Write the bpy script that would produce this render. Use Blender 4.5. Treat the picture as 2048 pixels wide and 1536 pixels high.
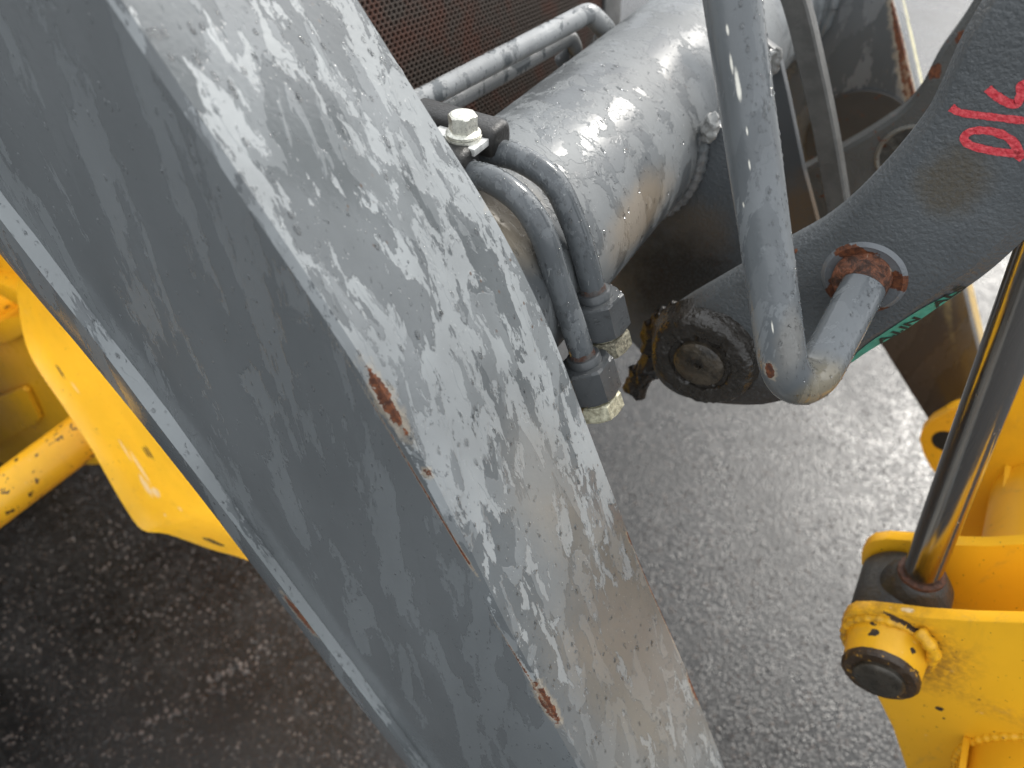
import bpy, bmesh, math, random
from mathutils import Vector, Matrix, noise as mnoise
R = math.radians
S = bpy.context.scene
for o in list(bpy.data.objects): bpy.data.objects.remove(o, do_unlink=True)
random.seed(7)

# ------------------------------------------------------------------ camera
CAM_H = 1.45; PITCH = 44.5; FPX = 1539.0
cam_d = bpy.data.cameras.new('camera'); cam = bpy.data.objects.new('camera', cam_d)
S.collection.objects.link(cam); S.camera = cam
cam.location = (0, 0, CAM_H); cam.rotation_euler = (R(90 - PITCH), 0, 0)
cam_d.sensor_width = 36; cam_d.lens = 36 * FPX / 2048
cam_d.clip_start = 0.02; cam_d.clip_end = 400
cam_d.dof.use_dof = True; cam_d.dof.focus_distance = 0.46; cam_d.dof.aperture_fstop = 7.0
# ------------------------------------------------------------------ world, sun, exposure
SUN_EL, SUN_AZ = 39, 43          # azimuth measured from +Y towards +X
W = bpy.data.worlds.new('World'); S.world = W; W.use_nodes = True
wt = W.node_tree; bg = wt.nodes['Background']
sky = wt.nodes.new('ShaderNodeTexSky'); sky.sky_type = 'NISHITA'; sky.sun_disc = False
sky.sun_elevation = R(SUN_EL); sky.sun_rotation = R(SUN_AZ)
sky.dust_density = 6.0; sky.air_density = 1.0
hsv = wt.nodes.new('ShaderNodeHueSaturation'); hsv.inputs['Saturation'].default_value = 0.22
wt.links.new(sky.outputs[0], hsv.inputs['Color']); cloud = wt.nodes.new('ShaderNodeMix'); cloud.data_type = 'RGBA'          # an even cloud sheet over most of the clear sky
cloud.inputs[0].default_value = 0.72; cloud.inputs[7].default_value = (8.4, 8.8, 9.2, 1)
wt.links.new(hsv.outputs[0], cloud.inputs[6]); wt.links.new(cloud.outputs[2], bg.inputs['Color'])
bg.inputs['Strength'].default_value = 0.11
sd = bpy.data.lights.new('sun', 'SUN'); sun = bpy.data.objects.new('sun', sd); S.collection.objects.link(sun)
sd.energy = 1.35; sd.angle = R(10); sd.color = (1.0, 0.955, 0.88)
sv = Vector((math.sin(R(SUN_AZ)) * math.cos(R(SUN_EL)), math.cos(R(SUN_AZ)) * math.cos(R(SUN_EL)), math.sin(R(SUN_EL))))
sun.rotation_euler = sv.to_track_quat('Z', 'Y').to_euler()
S.view_settings.view_transform = 'Standard'; S.view_settings.look = 'None'
S.view_settings.exposure = 1.05; S.view_settings.gamma = 1; S.view_settings.use_curve_mapping = False
S.render.engine = 'CYCLES'
S.cycles.max_bounces = 8; S.cycles.transmission_bounces = 6

# ------------------------------------------------------------------ machine axes: F forward, L across, Z up
AZ = R(30.6)
LV = Vector((math.sin(AZ), math.cos(AZ), 0)); FV = Vector((math.cos(AZ), -math.sin(AZ), 0)); ZV = Vector((0, 0, 1))
CAMP = Vector((0, 0, CAM_H))
FWD = Vector((0, math.cos(R(PITCH)), -math.sin(R(PITCH)))); UPV = Vector((0, math.sin(R(PITCH)), math.cos(R(PITCH)))); RTV = Vector((1, 0, 0))
def M(f, l, z): return FV * f + LV * l + ZV * z
def ray(x, y): return FWD + RTV * ((x - 1024) / FPX) - UPV * ((y - 768) / FPX)
def PL(x, y, l):                                   # point measured off the photo on the upright plane l metres across
    r = ray(x, y); return CAMP + r * (l / r.dot(LV))
def PD(x, y, d): return CAMP + ray(x, y) * d
def PP(x, y, p0, n):
    r = ray(x, y); return CAMP + r * ((p0 - CAMP).dot(n) / r.dot(n))

# ------------------------------------------------------------------ object helpers
def tag(o, label=None, cat=None, group=None, kind=None):
    for k, v in (('label', label), ('category', cat), ('group', group), ('kind', kind)):
        if v: o[k] = v
    return o
def thing(name, base, label, cat, group=None):
    o = bpy.data.objects.new(name, None); S.collection.objects.link(o); o.location = base
    o.empty_display_size = 0.05
    return tag(o, label, cat, group)
def root_of(o):
    while o.parent: o = o.parent
    return o
def build(name, bm, m, parent=None, smooth=35, bevel=0, label=None, kind=None, base=None):
    """bm holds world coordinates; links ONE mesh object"""
    if bevel:
        bmesh.ops.recalc_face_normals(bm, faces=bm.faces)
        es = [e for e in bm.edges if len(e.link_faces) == 2 and e.calc_face_angle(0) > R(30)]
        bmesh.ops.bevel(bm, geom=es, offset=bevel, segments=2, affect='EDGES', profile=0.6, clamp_overlap=True)
    bmesh.ops.recalc_face_normals(bm, faces=bm.faces)
    b = root_of(parent).location.copy() if parent else (base or Vector((0, 0, 0)))
    bmesh.ops.translate(bm, verts=bm.verts, vec=-b)
    me = bpy.data.meshes.new(name); bm.to_mesh(me); bm.free()
    me.polygons.foreach_set('use_smooth', [True] * len(me.polygons))
    if smooth: me.set_sharp_from_angle(angle=R(smooth))
    me.materials.append(m)
    o = bpy.data.objects.new(name, me); S.collection.objects.link(o)
    if parent: o.parent = parent
    else: o.location = b
    if label: o['label'] = label
    if kind: o['kind'] = kind
    return o
def prism(bm, pts, off):
    a = [bm.verts.new(p) for p in pts]; b = [bm.verts.new(p + off) for p in pts]; n = len(pts)
    bm.faces.new(a); bm.faces.new(b[::-1])
    for i in range(n): bm.faces.new((a[i], b[i], b[(i + 1) % n], a[(i + 1) % n]))
def loft(bm, rows, closed=True, caps=True):
    vs = [[bm.verts.new(p) for p in r] for r in rows]; n = len(rows[0])
    for i in range(len(rows) - 1):
        for j in range(n if closed else n - 1):
            k = (j + 1) % n
            bm.faces.new((vs[i][j], vs[i][k], vs[i + 1][k], vs[i + 1][j]))
    if caps and closed:
        bm.faces.new(vs[0]); bm.faces.new(vs[-1][::-1])
def frame(ax):
    ax = ax.normalized(); t = Vector((0, 0, 1)) if abs(ax.z) < 0.9 else Vector((1, 0, 0))
    u = ax.cross(t).normalized(); return ax, u, ax.cross(u)
def lathe(bm, o, ax, prof, n=32, a0=0.0, lump=0):
    """prof = [(height along ax, radius)]; radius 0 at the ends closes it"""
    ax, u, v = frame(ax); rows = []
    for h, r in prof:
        rows.append([o + ax * h + (u * math.cos(a0 + 2 * math.pi * k / n) + v * math.sin(a0 + 2 * math.pi * k / n)) * (max(r, 1e-5) * (1 + (lump * mnoise.noise(Vector((k * .7, h * 300, r * 90))) if lump else 0))) for k in range(n)])
    loft(bm, rows)
def sweep(bm, pts, rad, n=20, caps=True, ring=None):
    d0 = (pts[1] - pts[0]).normalized(); _, u, v = frame(d0); rows = []
    for i, p in enumerate(pts):
        d = (pts[min(i + 1, len(pts) - 1)] - pts[max(i - 1, 0)]).normalized()
        u = (u - d * u.dot(d)).normalized(); v = d.cross(u)
        r = rad(i) if callable(rad) else rad
        rows.append([p + (u * math.cos(2 * math.pi * k / n) + v * math.sin(2 * math.pi * k / n)) * r for k in range(n)])
    loft(bm, rows, True, caps)
def fillet(pts, rads, seg=10):
    out = [pts[0]]
    for i in range(1, len(pts) - 1):
        p = pts[i]; a = (pts[i - 1] - p); b = (pts[i + 1] - p); la, lb = a.length, b.length; a.normalize(); b.normalize()
        half = a.angle(b) / 2; t = min(rads[i - 1] / math.tan(half), la * .49, lb * .49)
        p0, p1 = p + a * t, p + b * t
        rr = t * math.tan(half); c = p + (a + b).normalized() * (rr / math.sin(half))
        e0, e1 = (p0 - c), (p1 - c); ang = e0.angle(e1); nrm = e0.cross(e1)
        for k in range(seg + 1):
            out.append(c + Matrix.Rotation(ang * k / seg, 3, nrm) @ e0)
    out.append(pts[-1]); return out
def catmull(pts, seg=8):
    P = [pts[0] * 2 - pts[1]] + list(pts) + [pts[-1] * 2 - pts[-2]]; out = []
    for i in range(1, len(P) - 2):
        a, b, c, d = P[i - 1:i + 3]
        for k in range(seg):
            t = k / seg
            out.append(0.5 * ((2 * b) + (c - a) * t + (2 * a - 5 * b + 4 * c - d) * t * t + (3 * b - a - 3 * c + d) * t ** 3))
    out.append(pts[-1]); return out
def lumps(bm, pts, r0, jit=.35, n=8):
    for p in pts:
        r = r0 * random.uniform(1 - jit, 1 + jit)
        mm = Matrix.Translation(p) @ Matrix.Diagonal((r * random.uniform(.8, 1.2), r * random.uniform(.8, 1.2), r * random.uniform(.7, 1.1), 1))
        bmesh.ops.create_icosphere(bm, subdivisions=1, radius=1, matrix=mm)
def blob(bm, p, r, h):
    n0 = len(bm.verts); bmesh.ops.create_icosphere(bm, subdivisions=4, radius=1); bm.verts.ensure_lookup_table()
    for v in list(bm.verts)[n0:]:
        q = v.co.copy(); v.co = p + Vector((q.x * r, q.y * r, q.z * h)); v.co += mnoise.noise_vector(v.co * 190) * r * .5 + mnoise.noise_vector(v.co * 500) * r * .14
def droplets(src, n, r0, r1, m, parent, nfilt, region=None, stretch=1.0, flat=.45, name='water_drops', seed=1, power=3.0):
    """beads of water sitting on the faces of src (world coordinates)"""
    rnd = random.Random(seed); b = root_of(src).location; me = src.data; me.calc_loop_triangles()
    tris = []; acc = []; tot = 0
    for t in me.loop_triangles:
        if nfilt(Vector(t.normal)):
            a, bb, c = [me.vertices[i].co + b for i in t.vertices]
            if region and not region((a + bb + c) / 3) and t.area < 1e-3: continue
            tot += t.area; tris.append((a, bb, c, Vector(t.normal))); acc.append(tot)
    import bisect
    bm = bmesh.new(); k = 0; tries = 0
    while k < n and tries < n * 30 and tris:
        tries += 1
        a, bb, c, nn = tris[min(bisect.bisect(acc, rnd.random() * tot), len(tris) - 1)]
        s, q = math.sqrt(rnd.random()), rnd.random()
        p = a * (1 - s) + bb * (s * (1 - q)) + c * (s * q)
        if region and not region(p): continue
        r = r0 + (r1 - r0) * rnd.random() ** power
        down = (-ZV - nn * (-ZV).dot(nn))
        down = down.normalized() if down.length > .05 else FV
        side = nn.cross(down); st = 1 + (stretch - 1) * rnd.random()
        rings = [[p + (side * math.cos(2 * math.pi * j / 8) + down * math.sin(2 * math.pi * j / 8) * st) * (r * q1) + nn * (r * flat * h1) for j in range(8)] for q1, h1 in ((1, -.05), (.9, .5), (.5, .9))]
        vs = [[bm.verts.new(x) for x in rr] for rr in rings]
        for i in range(2):
            for j in range(8): bm.faces.new((vs[i][j], vs[i][(j + 1) % 8], vs[i + 1][(j + 1) % 8], vs[i + 1][j]))
        bm.faces.new(vs[2]); bm.faces.new(vs[0][::-1]); k += 1
    return build(name, bm, m, parent, smooth=80, kind='stuff')

from mathutils.bvhtree import BVHTree
def on(o, x, y):
    """the point of o's surface measured at this spot of the photo"""
    b = root_of(o).location; t_ = BVHTree.FromPolygons([v.co + b for v in o.data.vertices], [p.vertices[:] for p in o.data.polygons])
    h = t_.ray_cast(CAMP, ray(x, y).normalized())[0]
    return h if h else PL(x, y, .5)
def remat(o, m): o.data.materials.clear(); o.data.materials.append(m)
# ------------------------------------------------------------------ materials
class T:
    def __init__(s, name):
        s.m = bpy.data.materials.new(name); s.m.use_nodes = True; s.t = s.m.node_tree
        s.b = s.t.nodes['Principled BSDF']; s._pos = None
    def n(s, typ, ins=None, **props):
        nd = s.t.nodes.new(typ)
        for k, v in props.items(): setattr(nd, k, v)
        for k, v in (ins or {}).items(): s.set(nd.inputs[k], v)
        return nd
    def set(s, sock, v):
        if isinstance(v, bpy.types.NodeSocket): s.t.links.new(v, sock)
        else:
            if sock.type == 'RGBA' and not isinstance(v, (int, float)) and len(v) == 3: v = (*v, 1)
            sock.default_value = v
    def bs(s, **k):
        for a, v in k.items(): s.set(s.b.inputs[a.replace('_', ' ')], v)
    def math(s, op, a, b=0.0, c=0.0, clamp=False):
        return s.n('ShaderNodeMath', {0: a, 1: b, 2: c}, operation=op, use_clamp=clamp).outputs[0]
    def pos(s):                                    # place in the machine's own axes, metres (x forward, y across, z up)
        if s._pos is None:
            g = s.n('ShaderNodeNewGeometry')
            s._pos = s.n('ShaderNodeVectorRotate', {'Vector': g.outputs['Position'], 'Angle': AZ}, rotation_type='Z_AXIS').outputs[0]
        return s._pos
    def map(s, scale, loc=(0, 0, 0), vec=None):
        return s.n('ShaderNodeMapping', {'Vector': vec or s.pos(), 'Scale': scale, 'Location': loc}).outputs[0]
    def run(s, a, k, loc=(0, 0, 0)):               # the place squeezed k times along the unit direction a, so that patterns run that way
        p = s.n('ShaderNodeVectorMath', {0: s.pos(), 1: loc}, operation='ADD').outputs[0]
        d = s.n('ShaderNodeVectorMath', {0: p, 1: a}, operation='DOT_PRODUCT').outputs['Value']
        m = s.n('ShaderNodeVectorMath', {0: a, 'Scale': s.math('MULTIPLY', d, k - 1.0)}, operation='SCALE').outputs[0]
        return s.n('ShaderNodeVectorMath', {0: p, 1: m}, operation='ADD').outputs[0]
    def noise(s, vec, scale, detail=4, rough=.55, dist=0.0):
        return s.n('ShaderNodeTexNoise', {'Vector': vec, 'Scale': scale, 'Detail': detail, 'Roughness': rough, 'Distortion': dist}).outputs['Fac']
    def ramp(s, fac, a, b, lo=0.0, hi=1.0):
        nd = s.n('ShaderNodeMapRange', {'Value': fac, 'From Min': a, 'From Max': b, 'To Min': lo, 'To Max': hi}, interpolation_type='SMOOTHSTEP')
        return nd.outputs[0]
    def mix(s, fac, a, b):
        nd = s.n('ShaderNodeMix', data_type='RGBA'); s.set(nd.inputs[0], fac); s.set(nd.inputs[6], a); s.set(nd.inputs[7], b)
        return nd.outputs[2]
    def mixf(s, fac, a, b):
        nd = s.n('ShaderNodeMix', data_type='FLOAT'); s.set(nd.inputs[0], fac); s.set(nd.inputs[2], a); s.set(nd.inputs[3], b)
        return nd.outputs[0]
    def bump(s, h, strength, dist, normal=None):
        nd = s.n('ShaderNodeBump', {'Height': h, 'Strength': strength, 'Distance': dist})
        if normal: s.set(nd.inputs['Normal'], normal)
        return nd.outputs[0]
    def spot(s, c, ax, ra, rb, k=1.0, nscale=90, soft=.08):
        """ragged patch of wear: ellipsoid about world point c, half length ra along ax, rb across"""
        g = s.n('ShaderNodeNewGeometry').outputs['Position']
        d = s.n('ShaderNodeVectorMath', {0: g, 1: tuple(c)}, operation='SUBTRACT').outputs[0]
        al = s.n('ShaderNodeVectorMath', {0: d, 1: tuple(ax.normalized())}, operation='DOT_PRODUCT').outputs['Value']
        ln = s.n('ShaderNodeVectorMath', {0: d, 1: d}, operation='DOT_PRODUCT').outputs['Value']
        a2 = s.math('MULTIPLY', al, al)
        e = s.math('ADD', s.math('DIVIDE', a2, ra * ra), s.math('DIVIDE', s.math('SUBTRACT', ln, a2), rb * rb))
        nz = s.noise(s.pos(), max(nscale, min(700, 1.0 / rb)), 4, .65)
        e = s.math('ADD', s.math('SQRT', s.math('MAXIMUM', e, 0.0)), s.math('MULTIPLY', s.math('SUBTRACT', nz, .5), k * 2))
        return s.ramp(e, 1 + soft, 1 - soft)
def rusty(t, mask, col, rough, normal=None):
    """rust, browner and lighter in places, where mask is 1"""
    n1 = t.noise(t.pos(), 260, 4, .7)
    rc = t.mix(t.ramp(n1, .35, .7), (.05, .016, .008), (.18, .058, .02))
    return t.mix(mask, col, rc), t.mixf(mask, rough, .75)

def wet_paint(name, dark, light, cover=.5, scale=42, zs=.3, rust=(), stain_or_sheen=(), dots=.0, rl=.42, rd=.16, cast=0, lowvar=.25, scratch=True, seed=0.0, mid=.8, wb=.6, dist=.4, rdir=(0, 0, 1), dry=()):
    t = T(name)
    q = t.run(rdir, zs, (seed, seed * .7, 0))
    big = t.noise(q, scale * .35, 3, .5, .4)
    n1 = t.noise(q, scale, 6, .6, dist)
    n2 = t.noise(t.run(rdir, max(zs, .35)), scale * 6, 3, .65, .5)
    v = t.math('ADD', t.math('MULTIPLY', n1, .62), t.math('ADD', t.math('MULTIPLY', big, .3), t.math('MULTIPLY', n2, .10)))
    for (p, ax, ra, rb, amt) in dry:               # drained areas that hold little water
        v = t.math('SUBTRACT', v, t.math('MULTIPLY', t.spot(p, ax, ra, rb, .35, 12, .6), amt))
    th = .51 + (.5 - cover) * .22
    msk = t.ramp(v, th - .008, th + .012)
    # small beads that leave dark dots inside the film
    vo = t.n('ShaderNodeTexVoronoi', {'Vector': t.run(rdir, .5), 'Scale': 240.0, 'Randomness': 1.0})
    hole = t.math('MULTIPLY', t.ramp(vo.outputs['Distance'], .30, .22), t.ramp(n2, .56, .60))
    msk = t.math('SUBTRACT', msk, t.math('MULTIPLY', hole, .8), clamp=True)
    tone = t.ramp(t.noise(t.map((1, 1, .4)), 11, 4, .6), .3, .7, 1 - lowvar, 1 + lowvar * .6)
    w2 = t.noise(t.run(rdir, zs, (seed + 3, 1, 2)), scale * .55, 5, .58, dist * 1.3)
    m2 = t.math('MULTIPLY', t.ramp(w2, .515, .53), mid)
    c = t.mix(m2, dark, tuple(a + (b - a) * .5 for a, b in zip(dark, light)))
    c = t.mix(msk, c, light)
    hs = t.n('ShaderNodeHueSaturation', {'Color': c, 'Value': tone}); c = hs.outputs[0]
    r = t.mixf(msk, rd, rl)
    fine = t.noise(t.pos(), 900, 2, .6)
    r = t.math('ADD', r, t.math('MULTIPLY', t.math('SUBTRACT', fine, .5), .12))
    for (p, ax, ra, rb, colr, amt) in stain_or_sheen:
        mk = t.math('MULTIPLY', t.spot(p, ax, ra, rb, .35, 30, .5), amt); c = t.mix(mk, c, colr)
    if dots:
        d = t.n('ShaderNodeTexVoronoi', {'Vector': t.map((1, 1, .45)), 'Scale': 170.0}).outputs['Distance']
        dm = t.math('MULTIPLY', t.math('MULTIPLY', t.ramp(d, .15, .08), .8), t.ramp(t.noise(t.map((1, 1, 1), (seed, 0, 0)), 14, 2, .5), .66 - dots * .2, .70 - dots * .2))
        c = t.mix(dm, c, (.075, .04, .022)); r = t.mixf(dm, r, .7)
    if scratch:
        sn = t.noise(t.map((160, 160, 9)), 6, 2, .4)
        sm = t.math('MULTIPLY', t.ramp(sn, .735, .75), .5); c = t.mix(sm, c, (.5, .5, .48))
    for (p, ax, ra, rb) in rust:
        mk = t.spot(p, ax, ra, rb, .9, 130, .05); halo = t.spot(p, ax, ra * 1.12, rb * 1.5, .9, 130, .3)
        c = t.mix(t.math('MULTIPLY', halo, .5), c, (.40, .33, .24)); c, r = rusty(t, mk, c, r)
    h = t.math('ADD', t.math('MULTIPLY', msk, -.5), t.math('ADD', t.math('MULTIPLY', hole, 1.0), t.math('MULTIPLY', m2, .6)))
    nm = t.bump(h, wb, .0007)
    orange = t.noise(t.pos(), 330, 2, .5)
    nm = t.bump(orange, .10, .001, nm)
    if cast:
        cn = t.noise(t.pos(), 260, 3, .6, .3); nm = t.bump(cn, cast, .0022, nm)
    t.bs(Base_Color=c, Roughness=r, Normal=nm, Specular_IOR_Level=.5)
    return t.m

GREY_D = (.116, .125, .129); GREY_L = (.265, .279, .283)
ARM_D = (PL(1100, 1400, .184) - PL(480, 370, .184)).normalized()

def cast_paint(name, col, rough=.42, cast=.8, rust=(), stain_or_sheen=(), specks=0.0, cscale=330):
    t = T(name)
    tone = t.ramp(t.noise(t.pos(), 9, 4, .6), .3, .7, .82, 1.15)
    c = t.n('ShaderNodeHueSaturation', {'Color': col, 'Value': tone}).outputs[0]
    rn = t.noise(t.pos(), 40, 4, .6); r = t.ramp(rn, .3, .7, rough - .12, rough + .12)
    cn = t.noise(t.map((1, 1, 1)), cscale * 1.25, 2, .5)
    for (p, ax, ra, rb, colr, amt) in stain_or_sheen:
        mk = t.math('MULTIPLY', t.spot(p, ax, ra, rb, .45, 70, .45), amt); c = t.mix(t.math('MULTIPLY', mk, t.ramp(t.noise(t.pos(), 420, 3, .7), .3, .6, .55, 1)), c, colr); r = t.mixf(mk, r, .8)
    for (p, ax, ra, rb) in rust:
        mk = t.spot(p, ax, ra, rb, .9, 110, .06); c, r = rusty(t, mk, c, r)
    if specks:
        sm = t.ramp(t.noise(t.pos(), 120, 3, .7), .66 - specks * .1, .69 - specks * .1); c, r = rusty(t, sm, c, r)
    nm = t.bump(cn, cast, .0016)
    t.bs(Base_Color=c, Roughness=r, Normal=nm)
    return t.m

def yellow_paint(name, chips=(), dirt=.25, rough=.32, col=(.82, .43, .018), chipcol=(.035, .025, .018), seed=0, speck=0.0, scuffs=(), stain_or_sheen=()):
    t = T(name)
    tone = t.noise(t.map((1, 1, 1), (seed, 0, 0)), 7, 4, .6)
    c = t.mix(t.ramp(tone, .3, .75), col, tuple(a * .86 for a in col))
    gr = t.math('MULTIPLY', t.ramp(t.noise(t.map((1, 1, .4), (seed, 3, 0)), 16, 6, .7, .6), .55, .8), dirt)
    c = t.mix(gr, c, (.16, .09, .035))
    sc = t.ramp(t.noise(t.map((30, 130, 20), (seed, 0, 2)), 3, 3, .5), .72, .75); c = t.mix(t.math('MULTIPLY', sc, .35), c, (.85, .66, .36))
    if speck:
        sm = t.ramp(t.noise(t.pos(), 75, 3, .6), .70 - speck * .1, .715 - speck * .1); c = t.mix(sm, c, chipcol)
    r = t.ramp(tone, .3, .7, rough - .06, rough + .1)
    for (p, ax, ra, rb) in chips:
        mk = t.spot(p, ax, ra, rb, 1.0, 120, .06); c = t.mix(mk, c, chipcol); r = t.mixf(mk, r, .6)
    for (p, ax, ra, rb, amt) in stain_or_sheen:
        c = t.mix(t.math('MULTIPLY', t.math('MULTIPLY', t.spot(p, ax, ra, rb, .5, 60, .7), t.ramp(t.noise(t.pos(), 150, 4, .7), .3, .7)), amt), c, (.13, .07, .025))
    dust = t.ramp(t.noise(t.map((1, 1, .5), (seed, 9, 0)), 45, 6, .75, .5), .56, .72); c = t.mix(t.math('MULTIPLY', dust, dirt), c, (.30, .19, .07))
    fsp = t.ramp(t.noise(t.map((1, 1, 1), (seed, 5, 0)), 210, 2, .5), .715, .735); c = t.mix(t.math('MULTIPLY', fsp, .75), c, (.10, .05, .02))
    for (p, ax, ra, rb) in scuffs:
        c = t.mix(t.math('MULTIPLY', t.spot(p, ax, ra, rb, .6, 160, .3), .85), c, (.78, .62, .38))
    nm = t.bump(t.noise(t.pos(), 240, 3, .5), .12, .001)
    t.bs(Base_Color=c, Roughness=r, Normal=nm, Specular_IOR_Level=.35)
    return t.m

def simple(name, col, rough=.5, metal=0.0, bump=0.0, bscale=300, var=.25, nscale=60, col2=None, spec=.5):
    t = T(name)
    n1 = t.noise(t.pos(), nscale, 5, .65)
    c = t.mix(t.ramp(n1, .32, .68), tuple(a * (1 - var) for a in col), col2 or tuple(min(1, a * (1 + var)) for a in col))
    r = t.ramp(t.noise(t.pos(), nscale * 2.3, 3, .6), .3, .7, max(.03, rough - .1), min(1, rough + .1))
    t.bs(Base_Color=c, Roughness=r, Metallic=metal, Specular_IOR_Level=spec)
    if bump: t.bs(Normal=t.bump(t.noise(t.pos(), bscale, 4, .65), bump, .002))
    return t.m

def water_mat():
    t = T('water_bead'); t.bs(Base_Color=(1, 1, 1), Roughness=.02, IOR=1.33, Transmission_Weight=1.0); return t.m
WATER = water_mat()

# ------------------------------------------------------------------ ground: wet asphalt
def asphalt_mat():
    t = T('wet_asphalt')
    p = t.pos()
    vo = t.n('ShaderNodeTexVoronoi', {'Vector': t.map((1, 1, 1), vec=p), 'Scale': 165.0, 'Randomness': 1.0})
    rnd = t.n('ShaderNodeSeparateColor', {'Color': vo.outputs['Color']}).outputs[0]
    rnd2 = t.n('ShaderNodeSeparateColor', {'Color': vo.outputs['Color']}).outputs[1]
    st = t.mix(t.ramp(rnd, .15, .9), (.006, .0058, .0058), (.021, .020, .0195))
    st = t.mix(t.ramp(rnd2, .955, .98), st, (.065, .053, .046))
    gap = t.ramp(vo.outputs['Distance'], .42, .62)
    c = t.mix(gap, st, (.010, .010, .010))
    big = t.noise(p, 5, 5, .6); c = t.n('ShaderNodeHueSaturation', {'Color': c, 'Value': t.ramp(big, .3, .7, .8, 1.25)}).outputs[0]
    h = t.math('ADD', t.math('MULTIPLY', t.ramp(vo.outputs['Distance'], .7, .1), t.ramp(rnd, 0, 1, .45, 1)), t.math('MULTIPLY', t.noise(p, 420, 3, .6), .35))
    h = t.math('ADD', h, t.math('MULTIPLY', t.noise(p, 70, 3, .55), .22))
    wet = t.noise(p, 2.6, 4, .6, .6)
    r = t.math('ADD', t.ramp(t.noise(p, 30, 4, .6), .35, .65, .24, .34), t.ramp(wet, .4, .65, -.02, .10))
    t.bs(Base_Color=c, Roughness=r, Normal=t.bump(h, .36, .0022), Specular_IOR_Level=.44)
    return t.m
ASPH = asphalt_mat()
bm = bmesh.new()
g = bmesh.ops.create_grid(bm, x_segments=40, y_segments=40, size=120)
gr = build('ground', bm, ASPH); gr['kind'] = 'structure'; gr['label'] = 'dark wet asphalt with coarse grain under the machine'
# loose grit lying on the asphalt in the machine's shade
t = T('grit'); vr = t.n('ShaderNodeTexVoronoi', {'Vector': t.pos(), 'Scale': 60.0}); rr = t.n('ShaderNodeSeparateColor', {'Color': vr.outputs['Color']}).outputs[0]
t.bs(Base_Color=t.mix(rr, (.02, .018, .017), (.10, .078, .066)), Roughness=.45); GRIT = t.m
bm = bmesh.new(); rnd = random.Random(3)
def pebble(bm, p, r):
    vs = [Vector((rnd.uniform(.7, 1.2) * math.cos(a), rnd.uniform(.7, 1.2) * math.sin(a), 0)) * r for a in (0, 1.05, 2.1, 3.14, 4.2, 5.2)]
    lo = [bm.verts.new(p + v) for v in vs]; hi = [bm.verts.new(p + v * .62 + Vector((0, 0, r * rnd.uniform(.4, .8)))) for v in vs]
    bm.faces.new(hi)
    for i in range(6): bm.faces.new((lo[i], lo[(i + 1) % 6], hi[(i + 1) % 6], hi[i]))
def onz(x, y):
    r = ray(x, y); return CAMP + r * (-CAM_H / r.z)
for k in range(5200):
    x, y = rnd.uniform(-250, 2250), rnd.uniform(820, 1750)
    pebble(bm, onz(x, y), rnd.uniform(.0016, .0036))
for k in range(80):
    u = rnd.random(); x = 240 + 340 * u + rnd.gauss(0, 16); y = 1490 - 220 * u + rnd.gauss(0, 12)
    pebble(bm, onz(x, y), rnd.uniform(.002, .0065))
build('loose_grit', bm, GRIT, smooth=0, kind='stuff')

# ------------------------------------------------------------------ LOADER BOOM
LA, LR, LF = .184, .305, 1.0
TAX = (-.238, 1.137); TR = .075
boom = thing('loader_boom', M(-.2, .65, 0.6), 'grey painted loader boom with wet lift arms joined by a thick round cross tube', 'loader boom')
def poly_at(pts, n):                                # resample a pixel polyline by y
    out = []
    for k in range(n):
        yy = pts[0][1] + (pts[-1][1] - pts[0][1]) * k / (n - 1)
        for (x0, y0), (x1, y1) in zip(pts, pts[1:]):
            if y0 <= yy <= y1 or (x1, y1) == pts[-1]:
                out.append((x0 + (x1 - x0) * (yy - y0) / (y1 - y0), yy)); break
    return out
rid = [(-70, -440), (84, -220), (230, 0), (355, 185), (480, 370), (565, 495), (650, 620), (745, 765), (860, 960), (935, 1105), (1000, 1240), (1100, 1420), (1165, 1536), (1260, 1700), (1420, 1990)]
rgt = [(440, -440), (578, -220), (715, 0), (850, 215), (980, 420), (1048, 545), (1110, 680), (1200, 920), (1280, 1130), (1360, 1310), (1450, 1536), (1514, 1700), (1640, 1990)]
inn = [(-560, -380), (-180, 120), (0, 383), (94, 500), (200, 647), (330, 812), (471, 1011), (580, 1160), (700, 1318), (858, 1536), (985, 1715), (1150, 1960)]
led = [(-600, -380), (-220, 140), (-40, 385), (47, 500), (200, 695), (320, 856), (441, 1011), (566, 1178), (700, 1356), (838, 1536), (965, 1715), (1130, 1960)]
bot = [(-640, -380), (-260, 150), (-80, 390), (8, 500), (174, 695), (295, 843), (425, 1011), (552, 1180), (690, 1362), (828, 1538), (955, 1715), (1120, 1960)]
sil = [(-650, -380), (-275, 155), (-95, 392), (-8, 500), (164, 700), (285, 848), (415, 1012), (545, 1184), (682, 1366), (820, 1540), (948, 1717), (1112, 1960)]
NS = 34
rows = []
A = poly_at(rid, NS); B = poly_at(rgt, NS); I = poly_at(inn, NS); Dg = poly_at(led, NS); Bo = poly_at(bot, NS); Si = poly_at(sil, NS)
for k in range(NS):
    a = PL(*A[k], LA); b = PL(*B[k], LR)
    nxt = (PL(*A[min(k + 1, NS - 1)], LA) - PL(*A[max(k - 1, 0)], LA)).normalized()
    upn = LV.cross(nxt); upn = upn if upn.z > 0 else -upn
    a_top = a + LV * .0025; a_side = a - upn * .0045
    i = PL(*I[k], LA); d = PL(*Dg[k], LA - .0090); bo = PL(*Bo[k], LA - .0090); si = PL(*Si[k], LA - .0065)
    br = si + LV * (LR - LA + .008)
    rows.append([a_top, b, b - upn * .004 + LV * .0015, br, si, bo, d, i, a_side])
bm = bmesh.new(); loft(bm, rows)
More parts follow.
